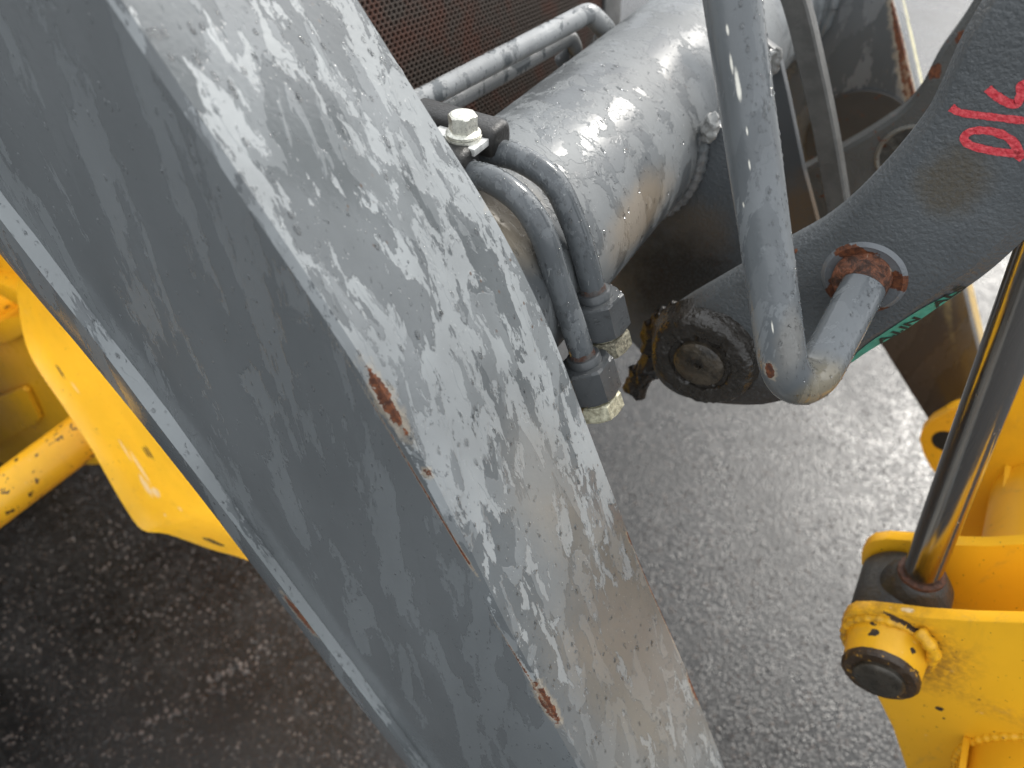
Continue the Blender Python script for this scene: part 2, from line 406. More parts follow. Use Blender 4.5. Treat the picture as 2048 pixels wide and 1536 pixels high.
rust_arm = [(PL(776, 812, LA), ARM_D, .022, .0048), (PL(1096, 1415, LA), ARM_D, .022, .0042), (PL(1045, 1290, LA), ARM_D, .012, .0022), (PL(853, 950, LA), ARM_D, .004, .0024), (PL(990, 1215, LA), ARM_D, .13, .0008), (PL(1115, 1450, LA), ARM_D, .08, .0009), (PL(1330, 1240, LR), ARM_D, .12, .0009),
            (PL(594, 1232, LA - .011), ARM_D, .024, .0045), (PL(961, 424, LR), ARM_D, .0065, .0042), (PL(1385, 1375, LR), ARM_D, .02, .002), (PL(1258, 1075, LR), ARM_D, .008, .0015)]
warm_tint_arm = [(PL(1300, 1470, .245), ARM_D, .16, .075, (.25, .235, .21), .4), (PL(1130, 980, .25), ARM_D, .05, .03, (.24, .23, .21), .5)]  # lower patch paints in the warm reflection of coupler and ground
ARM_M = wet_paint('wet_grey_paint', GREY_D, GREY_L, cover=.52, scale=80, zs=.34, dry=[(PL(1290, 1400, .245), ARM_D, .20, .09, .075), (PL(690, 520, .215), ARM_D, .075, .03, .06), (PL(480, 250, .20), ARM_D, .05, .02, .04)], rdir=(.40, -.12, -.91), rust=rust_arm, stain_or_sheen=warm_tint_arm, dots=.2)
arm = build('lift_arm', bm, ARM_M, boom, smooth=25, label='near lift arm, box section with wet patches and rust chipped edges')
SIDE_M = wet_paint('dim_side_paint', GREY_D, tuple(a * 1.22 for a in GREY_D), cover=.42, scale=30, zs=.2, rust=rust_arm, dots=0, lowvar=.12, mid=.3, seed=6.2, scratch=False)  # same paint with patches muted for the dim light on this side
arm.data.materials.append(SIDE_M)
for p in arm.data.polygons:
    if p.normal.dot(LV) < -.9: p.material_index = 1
LEDGE_M = wet_paint('sky_sheen_ledge', tuple(a * 1.5 for a in GREY_D), (.33, .35, .355), cover=.68, scale=36, zs=.15, rdir=(.47, 0, -.88), rust=rust_arm[4:5], mid=.5, seed=3.1, lowvar=.15, scratch=False, rd=.22)  # ledge colour raised to imitate sky reflected along it
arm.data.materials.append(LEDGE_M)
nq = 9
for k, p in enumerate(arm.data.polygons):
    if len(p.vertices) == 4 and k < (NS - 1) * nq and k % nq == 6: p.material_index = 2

# cross tube
TC = lambda l: M(TAX[0], l, TAX[1])
bm = bmesh.new(); lathe(bm, TC(LR - .005), LV, [(0, 0), (0, TR), (.3, TR), (.5, TR), (LF - LR + .005, TR), (LF - LR + .005, 0)], 96)
tube_patches = [(PL(1290, 430, .46), LV, .05, .022, (.33, .25, .16), .45), (PL(1010, 420, .33), LV, .03, .03, (.38, .31, .22), .6)]  # orange-brown patch on the tube and a beige one by the arm
TUBE_M = wet_paint('wet_tube_paint', (.085, .092, .096), (.150, .158, .161), cover=.52, scale=38, zs=.35, stain_or_sheen=tube_patches, dots=.1, seed=2.3, rd=.34, rl=.6)
tube = build('cross_tube', bm, TUBE_M, boom, smooth=30)
WELD_M = wet_paint('weld_paint', (.12, .13, .135), (.2, .2, .2), cover=.4, scale=60, seed=4, dots=.3)
for l0, r0, rr in ((LR + .001, TR, .004), (.578, TR, .006), (.712, TR, .005), (LF - .004, TR, .009)):
    a_0, a_1 = {.578: (-1.9, .35), .712: (-1.2, .7)}.get(l0, (0, 2 * math.pi)); pts = [TC(l0) + (FV * math.cos(a) + ZV * math.sin(a)) * (r0 + .001) for a in [a_0 + (a_1 - a_0) * k / 60 for k in range(61)]]
    bm = bmesh.new(); sweep(bm, pts, lambda i, rr=rr: rr * (1 + .12 * math.sin(i * 2.1)), 8, False)
    build('weld_bead', bm, WELD_M, boom, smooth=60)
WE_M = wet_paint('weld_end_paint', (.15, .15, .145), (.28, .28, .27), cover=.5, scale=80, dots=.4)
bm = bmesh.new()
blob(bm, PL(1421, 256, .572), .0066, .0125); build('weld_end', bm, WE_M, boom, smooth=80); bm = bmesh.new()
blob(bm, PL(1545, 122, .708), .0075, .012)
build('weld_end', bm, WE_M, boom, smooth=80)

droplets(arm, 800, .0004, .0017, WATER, boom, lambda n: n.dot(FV) > .5, flat=.28, stretch=2.2, seed=21, region=lambda p: p.z < 1.5 and p.z > .75 and p.dot(LV) > LA - .02)
droplets(tube, 420, .0004, .0016, WATER, boom, lambda n: n.dot((CAMP - M(-.2, .45, 1.15)).normalized()) > .1, flat=.4, stretch=2.4, seed=22, region=lambda p: p.dot(LV) < .58)
# bracket plates that carry the lever
dirt_b = [(PL(1390, 470, .58), LV, .06, .030, (.10, .07, .04), .55), (PL(1370, 590, .58), LV, .09, .058, (.016, .014, .012), .97)]
BR_M = cast_paint('bracket_paint', (.075, .083, .09), .4, .5, cscale=240, stain_or_sheen=dirt_b)
near_br = [(1300, 250), (1436, 250), (1490, 290), (1540, 470), (1560, 680), (1480, 750), (1350, 742), (1290, 712), (1222, 640), (1170, 460), (1240, 250)]
bm = bmesh.new(); prism(bm, [PL(x, y, .583) for x, y in near_br], LV * .012)
build('bracket_plate', bm, BR_M, boom, bevel=.0012, label='bracket plate caked in black grease below the cross tube')
far_br = [(1500, 60), (1555, 103), (1575, 190), (1604, 330), (1644, 480), (1665, 600), (1600, 680), (1480, 640), (1380, 480), (1400, 200)]
bm = bmesh.new(); prism(bm, [PL(x, y, .718) for x, y in far_br], LV * .010)
BR2_M = cast_paint('bracket_paint_far', (.062, .066, .07), .45, .15, stain_or_sheen=[(PL(1600, 455, .72), ZV, .05, .04, (.12, .075, .035), .8)], rust=[(PL(1568, 417, .718), ZV, .003, .003)])
br2 = build('bracket_plate', bm, BR2_M, boom, bevel=.001)

# far lift arm: plate with a round boss and a worn front edge
farL = [(1735, -160), (1760, -60), (1784, 0), (1800, 65), (1829, 190), (1862, 330), (1895, 470), (1922, 560), (1953, 690), (1975, 780), (1990, 850), (1950, 900), (1862, 850), (1762, 690), (1640, 520), (1540, 330), (1500, 100), (1520, -160)]
bm = bmesh.new(); prism(bm, [PL(x, y, LF) for x, y in farL], LV * .055)
FAR_M = wet_paint('far_arm_paint', (.085, .09, .093), (.135, .14, .143), cover=.5, scale=26, lowvar=.15,
                  rust=[(PL(1810, 110, LF), ARM_D, .12, .007), (PL(1832, 200, LF), ARM_D, .05, .006)], stain_or_sheen=[(PL(1820, 720, LF), ARM_D, .14, .11, (.05, .036, .025), .9), (PL(1840, 90, LF + .05), ARM_D, .3, .012, (.66, .6, .34), .8), (PL(1815, 90, LF), ARM_D, .3, .008, (.6, .52, .25), .7), (PL(1955, 620, LF + .04), ARM_D, .1, .02, (.55, .36, .10), .8)], seed=5)  # the last patch paints the coupler's yellow reflection onto the edge
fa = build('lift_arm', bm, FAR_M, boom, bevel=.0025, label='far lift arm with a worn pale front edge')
bm = bmesh.new(); bc = PL(1722, 285, LF)
lathe(bm, bc + LV * .002, -LV, [(0, 0), (0, .067), (.006, .067), (.007, .066), (.007, 0)], 48)
build('round_boss', bm, cast_paint('boss_paint', (.05, .047, .044), .6, .2, specks=.25), boom, smooth=30)

# ------------------------------------------------------------------ clamp and two hydraulic pipes on the boom
PIPE_M = wet_paint('wet_pipe_paint', (.085, .093, .099), (.125, .135, .142), cover=.28, scale=110, zs=.5, wb=.3, rd=.14, lowvar=.1, seed=7.1,
                   rust=[(PL(1070, 416, .318), ZV, .0050, .0042)], stain_or_sheen=[(PL(1070, 470, .318), ZV, .022, .006, (.33, .3, .25), .6)])
NUT_M = cast_paint('nut_paint', (.058, .062, .065), .36, .12)
RING_M = simple('rust_ring', (.085, .030, .014), .75, bump=.9, bscale=900, var=.1, nscale=170, col2=(.10, .10, .098))
ZINC_M = simple('zinc_yellow', (.46, .43, .30), .45, .35, bump=.35, bscale=700, var=.35, nscale=300, col2=(.66, .63, .47))
ZINC_D = simple('zinc_dirty', (.20, .18, .125), .6, .2, bump=.9, bscale=800, var=.5, nscale=450, col2=(.42, .39, .29))
def hexprism(bm, o, ax, af, h, ch=.12, rot=0.0, cone=True):
    """hexagon with chamfered top and bottom corners"""
    ax, u, v = frame(ax); rc = af / math.sqrt(3); n = 24; rows = []
    def rad(k):
        a = 2 * math.pi * k / n; m = (a + math.pi / 6) % (math.pi / 3) - math.pi / 6
        return (af / 2) / math.cos(a % (math.pi / 3) - math.pi / 6) if True else rc
    for hh, cap in ((0, .5 * af * 1.0), (ch * h * .45, .5 * af * 1.16), (h * (1 - ch * .45), .5 * af * 1.16), (h, .5 * af * 1.0)):
        rows.append([o + ax * hh + (u * math.cos(2 * math.pi * k / n + rot) + v * math.sin(2 * math.pi * k / n + rot)) * min(rad(k), cap) for k in range(n)])
    loft(bm, rows)
def hyd_pipe(px, l, rad, label, group, rot, capm):
    pts = [PL(x, y, l) for x, y in px]
    back = pts[0] - FV * .10; back.z = pts[0].z + .002
    path = catmull([back, pts[0] - FV * .05, *pts], 8)
    endd = (pts[-1] - pts[-2]).normalized()
    hp = thing('hydraulic_pipe', pts[0] - ZV * .02, label, 'hydraulic pipe', group)
    bm = bmesh.new(); sweep(bm, path, rad, 24); p = build('pipe_tube', bm, PIPE_M, hp, smooth=50)
    e = pts[-1]
    bm = bmesh.new(); lathe(bm, e - endd * .0045, endd, [(0, rad * .9), (0, rad * 1.02), (.003, rad * 1.06), (.0075, rad * 1.12), (.0075, rad * .9)], 28, lump=.12); build('rust_ring', bm, RING_M, hp, smooth=40)
    bm = bmesh.new(); lathe(bm, e - endd * .001, endd, [(0, rad * .95), (0, rad * 1.28), (.0008, rad * 1.36), (.006, rad * 1.4), (.006, rad * .9)], 28); build('collar', bm, NUT_M, hp, smooth=40)
    bm = bmesh.new(); hexprism(bm, e + endd * .0045, endd, .0318, .0250, .14, rot); nut = build('union_nut', bm, NUT_M, hp, smooth=10)
    bm = bmesh.new(); lathe(bm, e + endd * .0295, endd, [(0, .0), (0, .0125), (.0045, .0125), (.0045, 0)], 28); build('cap_neck', bm, ZINC_M, hp, smooth=40)
    bm = bmesh.new(); hexprism(bm, e + endd * .032, endd, .0285, .0125, .2, rot + .06); build('cap_nut', bm, capm, hp, smooth=10)
    vis = lambda n: n.dot(LV) < .55 and n.dot((CAMP - e).normalized()) > .05
    droplets(nut, 190, .0005, .0011, WATER, nut, vis, flat=.8, power=1.6, seed=int(l * 1000))
    droplets(p, 170, .0005, .0013, WATER, hp, lambda n: n.dot((CAMP - e).normalized()) > .05, flat=.6, stretch=1.8, seed=int(l * 2000))
    return hp
hyd_pipe([(930, 345), (985, 361), (1045, 405), (1085, 468), (1110, 545), (1140, 632), (1166, 712)], .335, .0081,
         'front hydraulic pipe with a rust hole at its bend and a bright zinc end plug', 'hydraulic pipes clamped on the boom', .62, ZINC_M)
hyd_pipe([(975, 300), (1040, 318), (1106, 364), (1145, 440), (1168, 510), (1187, 583)], .363, .0081,
         'rear hydraulic pipe, nearer the cross tube, ending in a dull grimy plug', 'hydraulic pipes clamped on the boom', .66, ZINC_D)
# clamp
RUB = simple('black_rubber', (.014, .013, .012), .42, bump=.3, bscale=500, var=.35, nscale=90)
clamp = thing('pipe_clamp', PL(930, 300, .34), 'zinc bolt clamping two black rubber sleeves over the pipes', 'pipe clamp')
def slab_path(bm, l, z0, f0, f1, w, h):
    pass
def sleeve(l, x0, y0):
    c = PL(x0, y0, l); bm = bmesh.new(); n = 20
    rows = []
    for df, s in ((.0005, .62), (0, .8), (-.0015, .93), (-.004, 1), (-.03, 1), (-.06, 1)):
        r = []
        for k in range(n):
            a = 2 * math.pi * k / n; ca, sa = math.cos(a), math.sin(a)
            r.append(c + FV * df + LV * (.0118 * s * math.copysign(abs(ca) ** .6, ca)) + ZV * (.0098 * s * math.copysign(abs(sa) ** .6, sa)))
        rows.append(r)
    loft(bm, rows); return build('rubber_sleeve', bm, RUB, clamp, smooth=50)
sleeve(.335, 940, 330); sleeve(.363, 1003, 280)
bt = PL(928, 268, .337)
bm = bmesh.new(); c0 = PL(972, 290, .349) - ZV * .002
bx = [c0 + LV * a + FV * b for a, b in ((-.0125, 0), (.0105, 0), (.0105, -.034), (-.0125, -.034))]
prism(bm, bx, ZV * .0045); build('clamp_plate', bm, simple('zinc_plate', (.62, .62, .6), .4, .35, bump=.2, var=.2, nscale=200), clamp, bevel=.0007)
BZ = simple('zinc_bolt', (.66, .65, .58), .34, .55, bump=.25, bscale=600, var=.25, nscale=260)
o = PL(927, 272, .346)
bm = bmesh.new(); lathe(bm, o - ZV * .001, ZV, [(0, 0), (0, .0108), (.0018, .0108), (.0018, 0)], 32); build('washer', bm, BZ, clamp, smooth=40)
bm = bmesh.new(); lathe(bm, o + ZV * .0011, ZV, [(0, 0), (0, .0100), (.0016, .0103), (.0030, .0085), (.0034, 0)], 32); build('bolt_flange', bm, BZ, clamp, smooth=50)
bm = bmesh.new(); hexprism(bm, o + ZV * .0032, ZV, .0150, .0100, .12, .35); lathe(bm, o + ZV * .0131, ZV, [(0, 0), (0, .0072), (.0006, .0064), (.0006, 0)], 24)
build('bolt_head', bm, BZ, clamp, smooth=25)

# ------------------------------------------------------------------ BENT PIPE with rusty union
UN = PL(1728, 548, .45)                             # where it enters the lever
q0, q1, q2 = PD(1456, -60, .362), PD(1582, 848, .452), PD(1728, 572, .478)
bent = thing('bent_pipe', q1, 'thick grey pipe with a sharp elbow running down into a rusty union on the lever', 'pipe')
path = fillet([PD(1420, -320, .335), q0, q1, q2], [.5, .025], 16)
bp = []
for a, b in zip(path, path[1:]):
    n = max(1, int((b - a).length / .006)); bp += [a + (b - a) * (k / n) for k in range(n)]
bp.append(path[-1])
bm = bmesh.new(); sweep(bm, bp, .0135, 28)
BP_M = wet_paint('wet_bent_pipe_paint', (.105, .114, .120), (.15, .16, .166), cover=.36, scale=50, zs=.16, wb=.25, dist=.2, seed=11,
                 stain_or_sheen=[(PD(1590, 700, .41), ZV, .05, .012, (.24, .23, .21), .5), (PD(1640, 760, .44), ZV, .012, .02, (.24, .2, .13), .55), (PD(1545, 400, .38), ZV, .12, .006, (.22, .215, .205), .5), (PD(1462, 150, .375), PD(1480, 260, .38) - PD(1460, 100, .37), .0085, .0009, (.75, .72, .62), .95), (PD(1479, 200, .375), PD(1480, 260, .38) - PD(1460, 100, .37), .0045, .0007, (.75, .72, .62), .9)],
                 rust=[(PD(1538, 742, .42), ZV, .0052, .0026)])
bpo = build('pipe_tube', bm, BP_M, bent, smooth=50)
pa = (q1 - q0)
wear = [(on(bpo, x, y), pa, a, b, (.78, .75, .66), .95) for x, y, a, b in ((1463, 128, .0040, .0006), (1475, 165, .0058, .0009), (1478, 182, .0040, .0010), (1455, 60, .0022, .0006), (1494, 262, .0018, .0004), (1499, 330, .0022, .0004), (1487, 410, .0012, .0004), (1545, 655, .003, .0004))]
BP_M = wet_paint('wet_bent_pipe_paint', (.105, .114, .120), (.15, .16, .166), cover=.36, scale=50, zs=.16, wb=.25, dist=.2, seed=11, scratch=False,
                 stain_or_sheen=[(on(bpo, 1585, 680), ZV, .05, .008, (.20, .185, .16), .5), (on(bpo, 1650, 775), ZV, .012, .02, (.24, .19, .10), .55)] + wear, rust=[(on(bpo, 1539, 742), pa, .0052, .0026)])
remat(bpo, BP_M)
droplets(bpo, 420, .0004, .0012, WATER, bent, lambda n: n.dot(-FWD) > .2 and n.x > -.2, flat=.6, stretch=2.2, seed=5)
RU = T('rusty_union'); n1 = RU.noise(RU.pos(), 160, 5, .7, .6)
cc = RU.mix(RU.ramp(n1, .38, .62), (.04, .018, .011), (.20, .072, .035)); cc = RU.mix(RU.ramp(n1, .62, .7), cc, (.30, .23, .17))
RU.bs(Base_Color=cc, Roughness=.55, Normal=RU.bump(n1, 1.0, .003)); RU = RU.m
ud = (UN - q2).normalized()
axu = (-LV * .85 + ZV * .42 + FV * .1).normalized()
bm = bmesh.new(); sweep(bm, [q2 - (q2 - q1).normalized() * .001, q2 + (q2 - q1).normalized() * .006, UN + (q2 - q1).normalized() * .006], lambda i: (.0138, .0142, .0142)[i], 24); build('union_neck', bm, RU, bent, smooth=50)
bm = bmesh.new(); lathe(bm, PL(1722, 550, .452), -LV, [(0, 0), (0, .0160), (.004, .0165), (.009, .016), (.012, .0135), (.013, 0)], 36, lump=.05); build('union_nut', bm, RU, bent, smooth=50)

# ------------------------------------------------------------------ BELLCRANK LEVER: two cast side plates and pivot
LB = .45
lever = thing('bellcrank_lever', M(-.1, .6, 1.0), 'dark cast bellcrank lever of two curved plates with red hand marking', 'bellcrank lever')
up_edge = [(2120, -190), (2050, -90), (1990, 0), (1940, 82), (1895, 180), (1858, 250), (1800, 325), (1740, 390), (1690, 437), (1640, 474), (1580, 507), (1510, 545), (1430, 590), (1360, 630)]
boss_e = [(1322, 660), (1305, 705), (1312, 752), (1345, 785), (1400, 803)]
lo_edge = [(1470, 806), (1540, 796), (1610, 770), (1700, 703), (1780, 655), (1850, 606), (1935, 546), (2000, 488), (2060, 428), (2130, 350), (2230, 200)]
face = up_edge + boss_e + lo_edge
rows = []
cen = Vector((0, 0, 0)); P0 = [PL(x, y, LB) for x, y in face]
def inset(pts, d):
    out = []; n = len(pts)
    for i in range(n):
        t_ = (pts[(i + 1) % n] - pts[i - 1]).normalized(); nn = t_.cross(LV).normalized(); out.append(pts[i] + nn * d)
    return out
def smooth_closed(pts, k0, k1, seg=4): return pts
def fine(px, l, seg=5): return catmull([PL(x, y, l) for x, y in px], seg)
loop = fine(up_edge + boss_e + lo_edge, LB, 4)
test = inset(loop, .002); sgn = 1 if sum((p - PL(1700, 560, LB)).length for p in test) > sum((p - PL(1700, 560, LB)).length for p in loop) else -1
r0 = [p + LV * .0015 for p in loop]
NLOW = (len(up_edge) + len(boss_e) - 1) * 4
def inset2(pts, lo, hi):
    q = inset(pts, 1.0); n = len(pts); out = []
    for i in range(n):
        w = min(1, max(0, (i - NLOW + 2) / 8)); w *= min(1, (n - 1 - i) / 4)
        out.append(pts[i] + (q[i] - pts[i]) * (hi + (lo - hi) * w))
    return out
secs = [inset(loop, -sgn * .0015), [p + LV * .0012 for p in loop], [p + LV * .0085 for p in inset2(loop, sgn * .0098, sgn * .0045)], [p + LV * .022 for p in inset2(loop, sgn * .0085, sgn * .004)], [p + LV * .031 for p in inset(loop, -sgn * .001)]]
bm = bmesh.new(); loft(bm, secs)
LEV_M = cast_paint('cast_lever_paint', (.086, .093, .097), .40, .55, stain_or_sheen=[(PL(1905, 365, LB), ZV, .020, .016, (.075, .062, .042), .85), (PL(1490, 800, LB), FV, .07, .026, (.03, .022, .016), .92), (PL(1380, 640, LB), FV, .03, .02, (.06, .05, .04), .5)],
                   rust=[(PL(1588, 502, LB), ZV, .0022, .0022), (PL(1725, 700, LB), FV, .006, .0022)])
pl1 = build('side_plate', bm, LEV_M, lever, smooth=40)
# collar ring round the union (raised pad on the plate)
bm = bmesh.new(); pc = PL(1727, 556, LB)
lathe(bm, pc + LV * .002, -LV, [(0, 0), (0, .0265), (.0022, .0255), (.0036, .0228), (.0026, .0215), (.0022, 0)], 48)
PAD_M = cast_paint('pad_paint', (.15, .16, .17), .35, .3, rust=[(PL(1712, 508, LB), FV, .012, .006), (PL(1668, 590, LB), ZV, .013, .007), (PL(1790, 560, LB), FV, .009, .0065), (PL(1775, 620, LB), FV, .009, .003)])
build('pad_ring', bm, PAD_M, lever, smooth=40)
# boss and pin
GREASE = cast_paint('greasy_boss', (.030, .026, .022), .3, 1.0, cscale=190)
bm = bmesh.new(); bcn = PL(1398, 728, .437)
lathe(bm, bcn + LV * .02, -LV, [(0, 0), (0, .046), (.004, .044), (.008, .042), (.012, .0408), (.016, .0398), (.019, .0383), (.0205, .036), (.0208, .033), (.0203, .030), (.0205, .027), (.020, .0245), (.018, .0235), (.016, 0)], 140)
for v in bm.verts: v.co += mnoise.noise_vector(v.co * 95) * .0013 + mnoise.noise_vector(v.co * 320) * .0008
build('pivot_boss', bm, GREASE, lever, smooth=40)
bm = bmesh.new(); lathe(bm, bcn + LV * .01, -LV, [(0, 0), (0, .0195), (.0115, .0195), (.0130, .0175), (.0130, .003), (.010, .002), (.010, 0)], 40)
PIN_M = simple('worn_pin', (.028, .024, .019), .36, .0, bump=.8, bscale=150, var=.5, nscale=60, col2=(.075, .06, .042))
build('pivot_pin', bm, PIN_M, lever, smooth=40)
MUD = simple('grease_clump', (.018, .014, .011), .35, bump=1.0, bscale=160, var=.5, nscale=90)
bm = bmesh.new()
def clump(cl, l, name='grease_clump'):
    ps = [(PL(x, y, l), r) for x, y, r in cl]; c = sum((p for p, r in ps), Vector()) / len(ps)
    bm = bmesh.new(); bmesh.ops.create_icosphere(bm, subdivisions=5, radius=1)
    for v in bm.verts:
        d = v.co.normalized(); far = .002
        for p, r in ps:                                  # outer envelope of the lumps seen from their middle
            q = p - c; bq = q.dot(d); disc = bq * bq - (q.length_squared - r * r)
            if disc > 0: far = max(far, bq + math.sqrt(disc))
        v.co = c + d * far
    for v in bm.verts: v.co += mnoise.noise_vector(v.co * 130) * .0042 + mnoise.noise_vector(v.co * 330) * .002 + mnoise.noise_vector(v.co * 800) * .0007
    for _ in range(2): bmesh.ops.smooth_vert(bm, verts=bm.verts, factor=.35, use_axis_x=True, use_axis_y=True, use_axis_z=True)
    build(name, bm, MUD, lever, smooth=0)
clump([(1268, 772, .010), (1284, 752, .011), (1276, 786, .008), (1298, 738, .010), (1303, 715, .009)], .478)
clump([(1306, 690, .011), (1312, 662, .012), (1328, 640, .011), (1350, 626, .009), (1380, 612, .0075), (1410, 600, .005)], .468)
# far plate of the lever
up2 = [(2020, -120), (1965, -10), (1925, 55), (1880, 118), (1845, 185), (1808, 228), (1760, 262), (1700, 298), (1620, 342), (1540, 390)]
lo2 = [(1480, 480), (1500, 560), (1620, 560), (1760, 520), (1900, 400), (1990, 250), (2100, 0)]
loop2 = fine(up2 + lo2, .82, 4)
bm = bmesh.new(); loft(bm, [loop2, [p + LV * .004 for p in inset(loop2, sgn * .004)], [p + LV * .026 for p in inset(loop2, sgn * .004)]])
build('side_plate', bm, cast_paint('cast_lever_far', (.07, .072, .07), .5, .5, specks=.05, rust=[(PL(1925, 75, .82), ZV, .006, .006), (PL(1868, 145, .82), ZV, .007, .006)]), lever, smooth=40)
bm = bmesh.new(); lathe(bm, PL(1825, 318, .82) + LV * .002, -LV, [(0, 0), (0, .037), (.003, .0355), (.004, .033), (.002, .031), (.002, 0)], 40)
build('pad_ring', bm, cast_paint('pad_far', (.13, .125, .11), .5, .3, specks=.2), lever, smooth=40)
# green tape with black letters on the lower draft of the near plate
m_tape = simple('green_tape', (.06, .27, .19), .55, var=.15, nscale=120)
def strip(px_a, px_b, la, lb, lift):
    bm = bmesh.new(); n = len(px_a); va = [bm.verts.new(PL(x, y, la) - FV * 0 - LV * lift + FV * lift) for x, y in px_a]; vb = [bm.verts.new(PL(x, y, lb) - LV * lift + FV * lift) for x, y in px_b]
    for i in range(n - 1): bm.faces.new((va[i], va[i + 1], vb[i + 1], vb[i]))
    return bm
tp_a = [(1712, 690), (1745, 674), (1780, 656), (1815, 633), (1850, 608), (1885, 582)]
def drop_to(x, y, k): return x + 9 * k, y + 30 * k
bm = bmesh.new(); va = []; vb = []
lowL, upL = secs[2], secs[1]
idx = [i for i, p in enumerate(upL) if 1655 < 1024 + FPX * ((p - CAMP).dot(RTV)) / ((p - CAMP).dot(FWD)) < 1905 and 768 - FPX * ((p - CAMP).dot(UPV)) / ((p - CAMP).dot(FWD)) > 560]
TAPE = [(upL[i], lowL[i]) for i in idx]
for a, b in TAPE:
    nn = (b - a).cross((TAPE[-1][0] - TAPE[0][0])).normalized(); nn = nn if nn.dot(LV) < 0 else -nn
    w = math.sin(math.pi * min(1, max(0, (len(va) + .15) / (len(TAPE) - .7)))) ** .5; va.append(bm.verts.new(a.lerp(b, .95 - .85 * w) + nn * .0006)); vb.append(bm.verts.new(a.lerp(b, .96) + nn * .0006))
for i in range(len(va) - 1): bm.faces.new((va[i], va[i + 1], vb[i + 1], vb[i]))
tape = build('green_tape', bm, m_tape, lever, smooth=60)
fc = bpy.data.curves.new('tape_text', 'FONT'); fc.body = 'A.J.IN   ALS'; fc.size = .0115; fc.offset = .00035; fo = bpy.data.objects.new('tape_text', fc)
me = bpy.data.meshes.new_from_object(fo)
bm = bmesh.new(); bm.from_mesh(me); bpy.data.meshes.remove(me); bpy.data.objects.remove(fo); bpy.data.curves.remove(fc)
mid_ = [(a.lerp(b, .86), a, b) for a, b in TAPE]; mid_.sort(key=lambda q: q[0].dot(FV))
ln = [0]
for q, r_ in zip(mid_, mid_[1:]): ln.append(ln[-1] + (r_[0] - q[0]).length)
for v in bm.verts:
    sx = .026 + v.co.x * 1.2
    for i in range(len(ln) - 1):
        if ln[i] <= sx <= ln[i + 1] or i == len(ln) - 2:
            u = (sx - ln[i]) / (ln[i + 1] - ln[i]); break
    p0 = mid_[i][0].lerp(mid_[i + 1][0], u); upd = (mid_[i][1].lerp(mid_[i + 1][1], u) - mid_[i][2].lerp(mid_[i + 1][2], u)).normalized()
    nn = upd.cross(mid_[-1][0] - mid_[0][0]).normalized(); nn = nn if nn.dot(LV) < 0 else -nn
    v.co = p0 + upd * v.co.y * .72 + nn * .0011
build('tape_letters', bm, simple('black_print', (.015, .02, .018), .6), lever, smooth=0, kind='stuff')
# red paint-stick marking: D, slash and a hook, hand drawn
m_red = T('red_paint_stick'); kn = m_red.noise(m_red.pos(), 420, 3, .7); m_red.bs(Base_Color=m_red.mix(m_red.ramp(kn, .35, .7), (.52, .03, .045), (.66, .09, .10)), Roughness=.6, Normal=m_red.bump(m_red.noise(m_red.pos(), 412, 2, .5), .75, .0016)); m_red = m_red.m
def stroke(bm, px, w):
    pts = catmull([PL(x, y, LB - .0006) for x, y in px], 8); prev = None
    for i, p in enumerate(pts):
        d = (pts[min(i + 1, len(pts) - 1)] - pts[max(i - 1, 0)]).normalized(); s = d.cross(LV).normalized()
        ww = w * (1 + .22 * mnoise.noise(p * 500))
        c = (bm.verts.new(p + s * ww), bm.verts.new(p - s * ww))
        if prev: bm.faces.new((prev[0], prev[1], c[1], c[0]))
        prev = c
marks = bpy.data.objects
bm = bmesh.new()
stroke(bm, [(2046, 318), (2030, 308), (1985, 302), (1940, 290), (1928, 275), (1945, 262), (1985, 263), (2020, 278), (2036, 300), (2040, 316)], .0021)
stroke(bm, [(1902, 215), (1920, 225), (1960, 231), (2010, 237), (2070, 244)], .0019)
stroke(bm, [(1975, 177), (1990, 190), (2015, 205), (2032, 208), (2042, 190), (2044, 170), (2075, 160)], .0021)
build('red_marking', bm, m_red, lever, smooth=0)

# ------------------------------------------------------------------ flat hose between bracket and lever
hose = thing('rubber_hose', PL(1640, 300, .70), 'flat dark grey rubber hose passing down behind the lever', 'hose')
pts = [PL(x, y, .705) for x, y in [(1535, -160), (1592, 0), (1622, 120), (1652, 260), (1676, 400), (1688, 470), (1692, 560)]]
bm = bmesh.new(); c = catmull(pts, 6); rows = []
for i, p in enumerate(c):
    d = (c[min(i + 1, len(c) - 1)] - c[max(i - 1, 0)]).normalized(); s = d.cross(LV).normalized(); s = s if s.dot(FV) > 0 else -s
    w, th = .0095, .0085
    rows.append([p + s * a * w + LV * b * th for a, b in ((-.9, -1), (.8, -1), (1, -.8), (1, .8), (.8, 1), (-.9, 1), (-1, .8), (-1, -.8))])
loft(bm, rows); build('hose_body', bm, simple('grey_rubber', (.075, .073, .068), .55, bump=.25, bscale=400, var=.2, nscale=50), hose, smooth=30)

# ------------------------------------------------------------------ GRILLE with U shaped grab bar behind the tube
Gc = PD(950, 100, .76); Gr = (LV - ZV * .104).normalized(); Gn = (FV * .93 + ZV * .2).normalized(); Gn = (Gn - Gr * Gn.dot(Gr)).normalized(); Gu = Gn.cross(Gr); Gu = Gu if Gu.z > 0 else -Gu
grille = thing('grille_panel', PP(950, 300, Gc, Gn), 'rusty brown perforated grille sheet with a dark post at its right end', 'grille')
t = T('rusty_mesh'); n1 = t.noise(t.pos(), 22, 4, .6); n2 = t.noise(t.pos(), 200, 3, .6)
t.bs(Base_Color=t.mix(t.ramp(n1, .45, .68), t.mix(n2, (.028, .021, .016), (.058, .044, .036)), (.062, .027, .018)), Roughness=.6, Specular_IOR_Level=.2, Normal=t.bump(n2, .4, .001)); MESH_M = t.m
bm = bmesh.new(); PW, PH = .0068, .0042
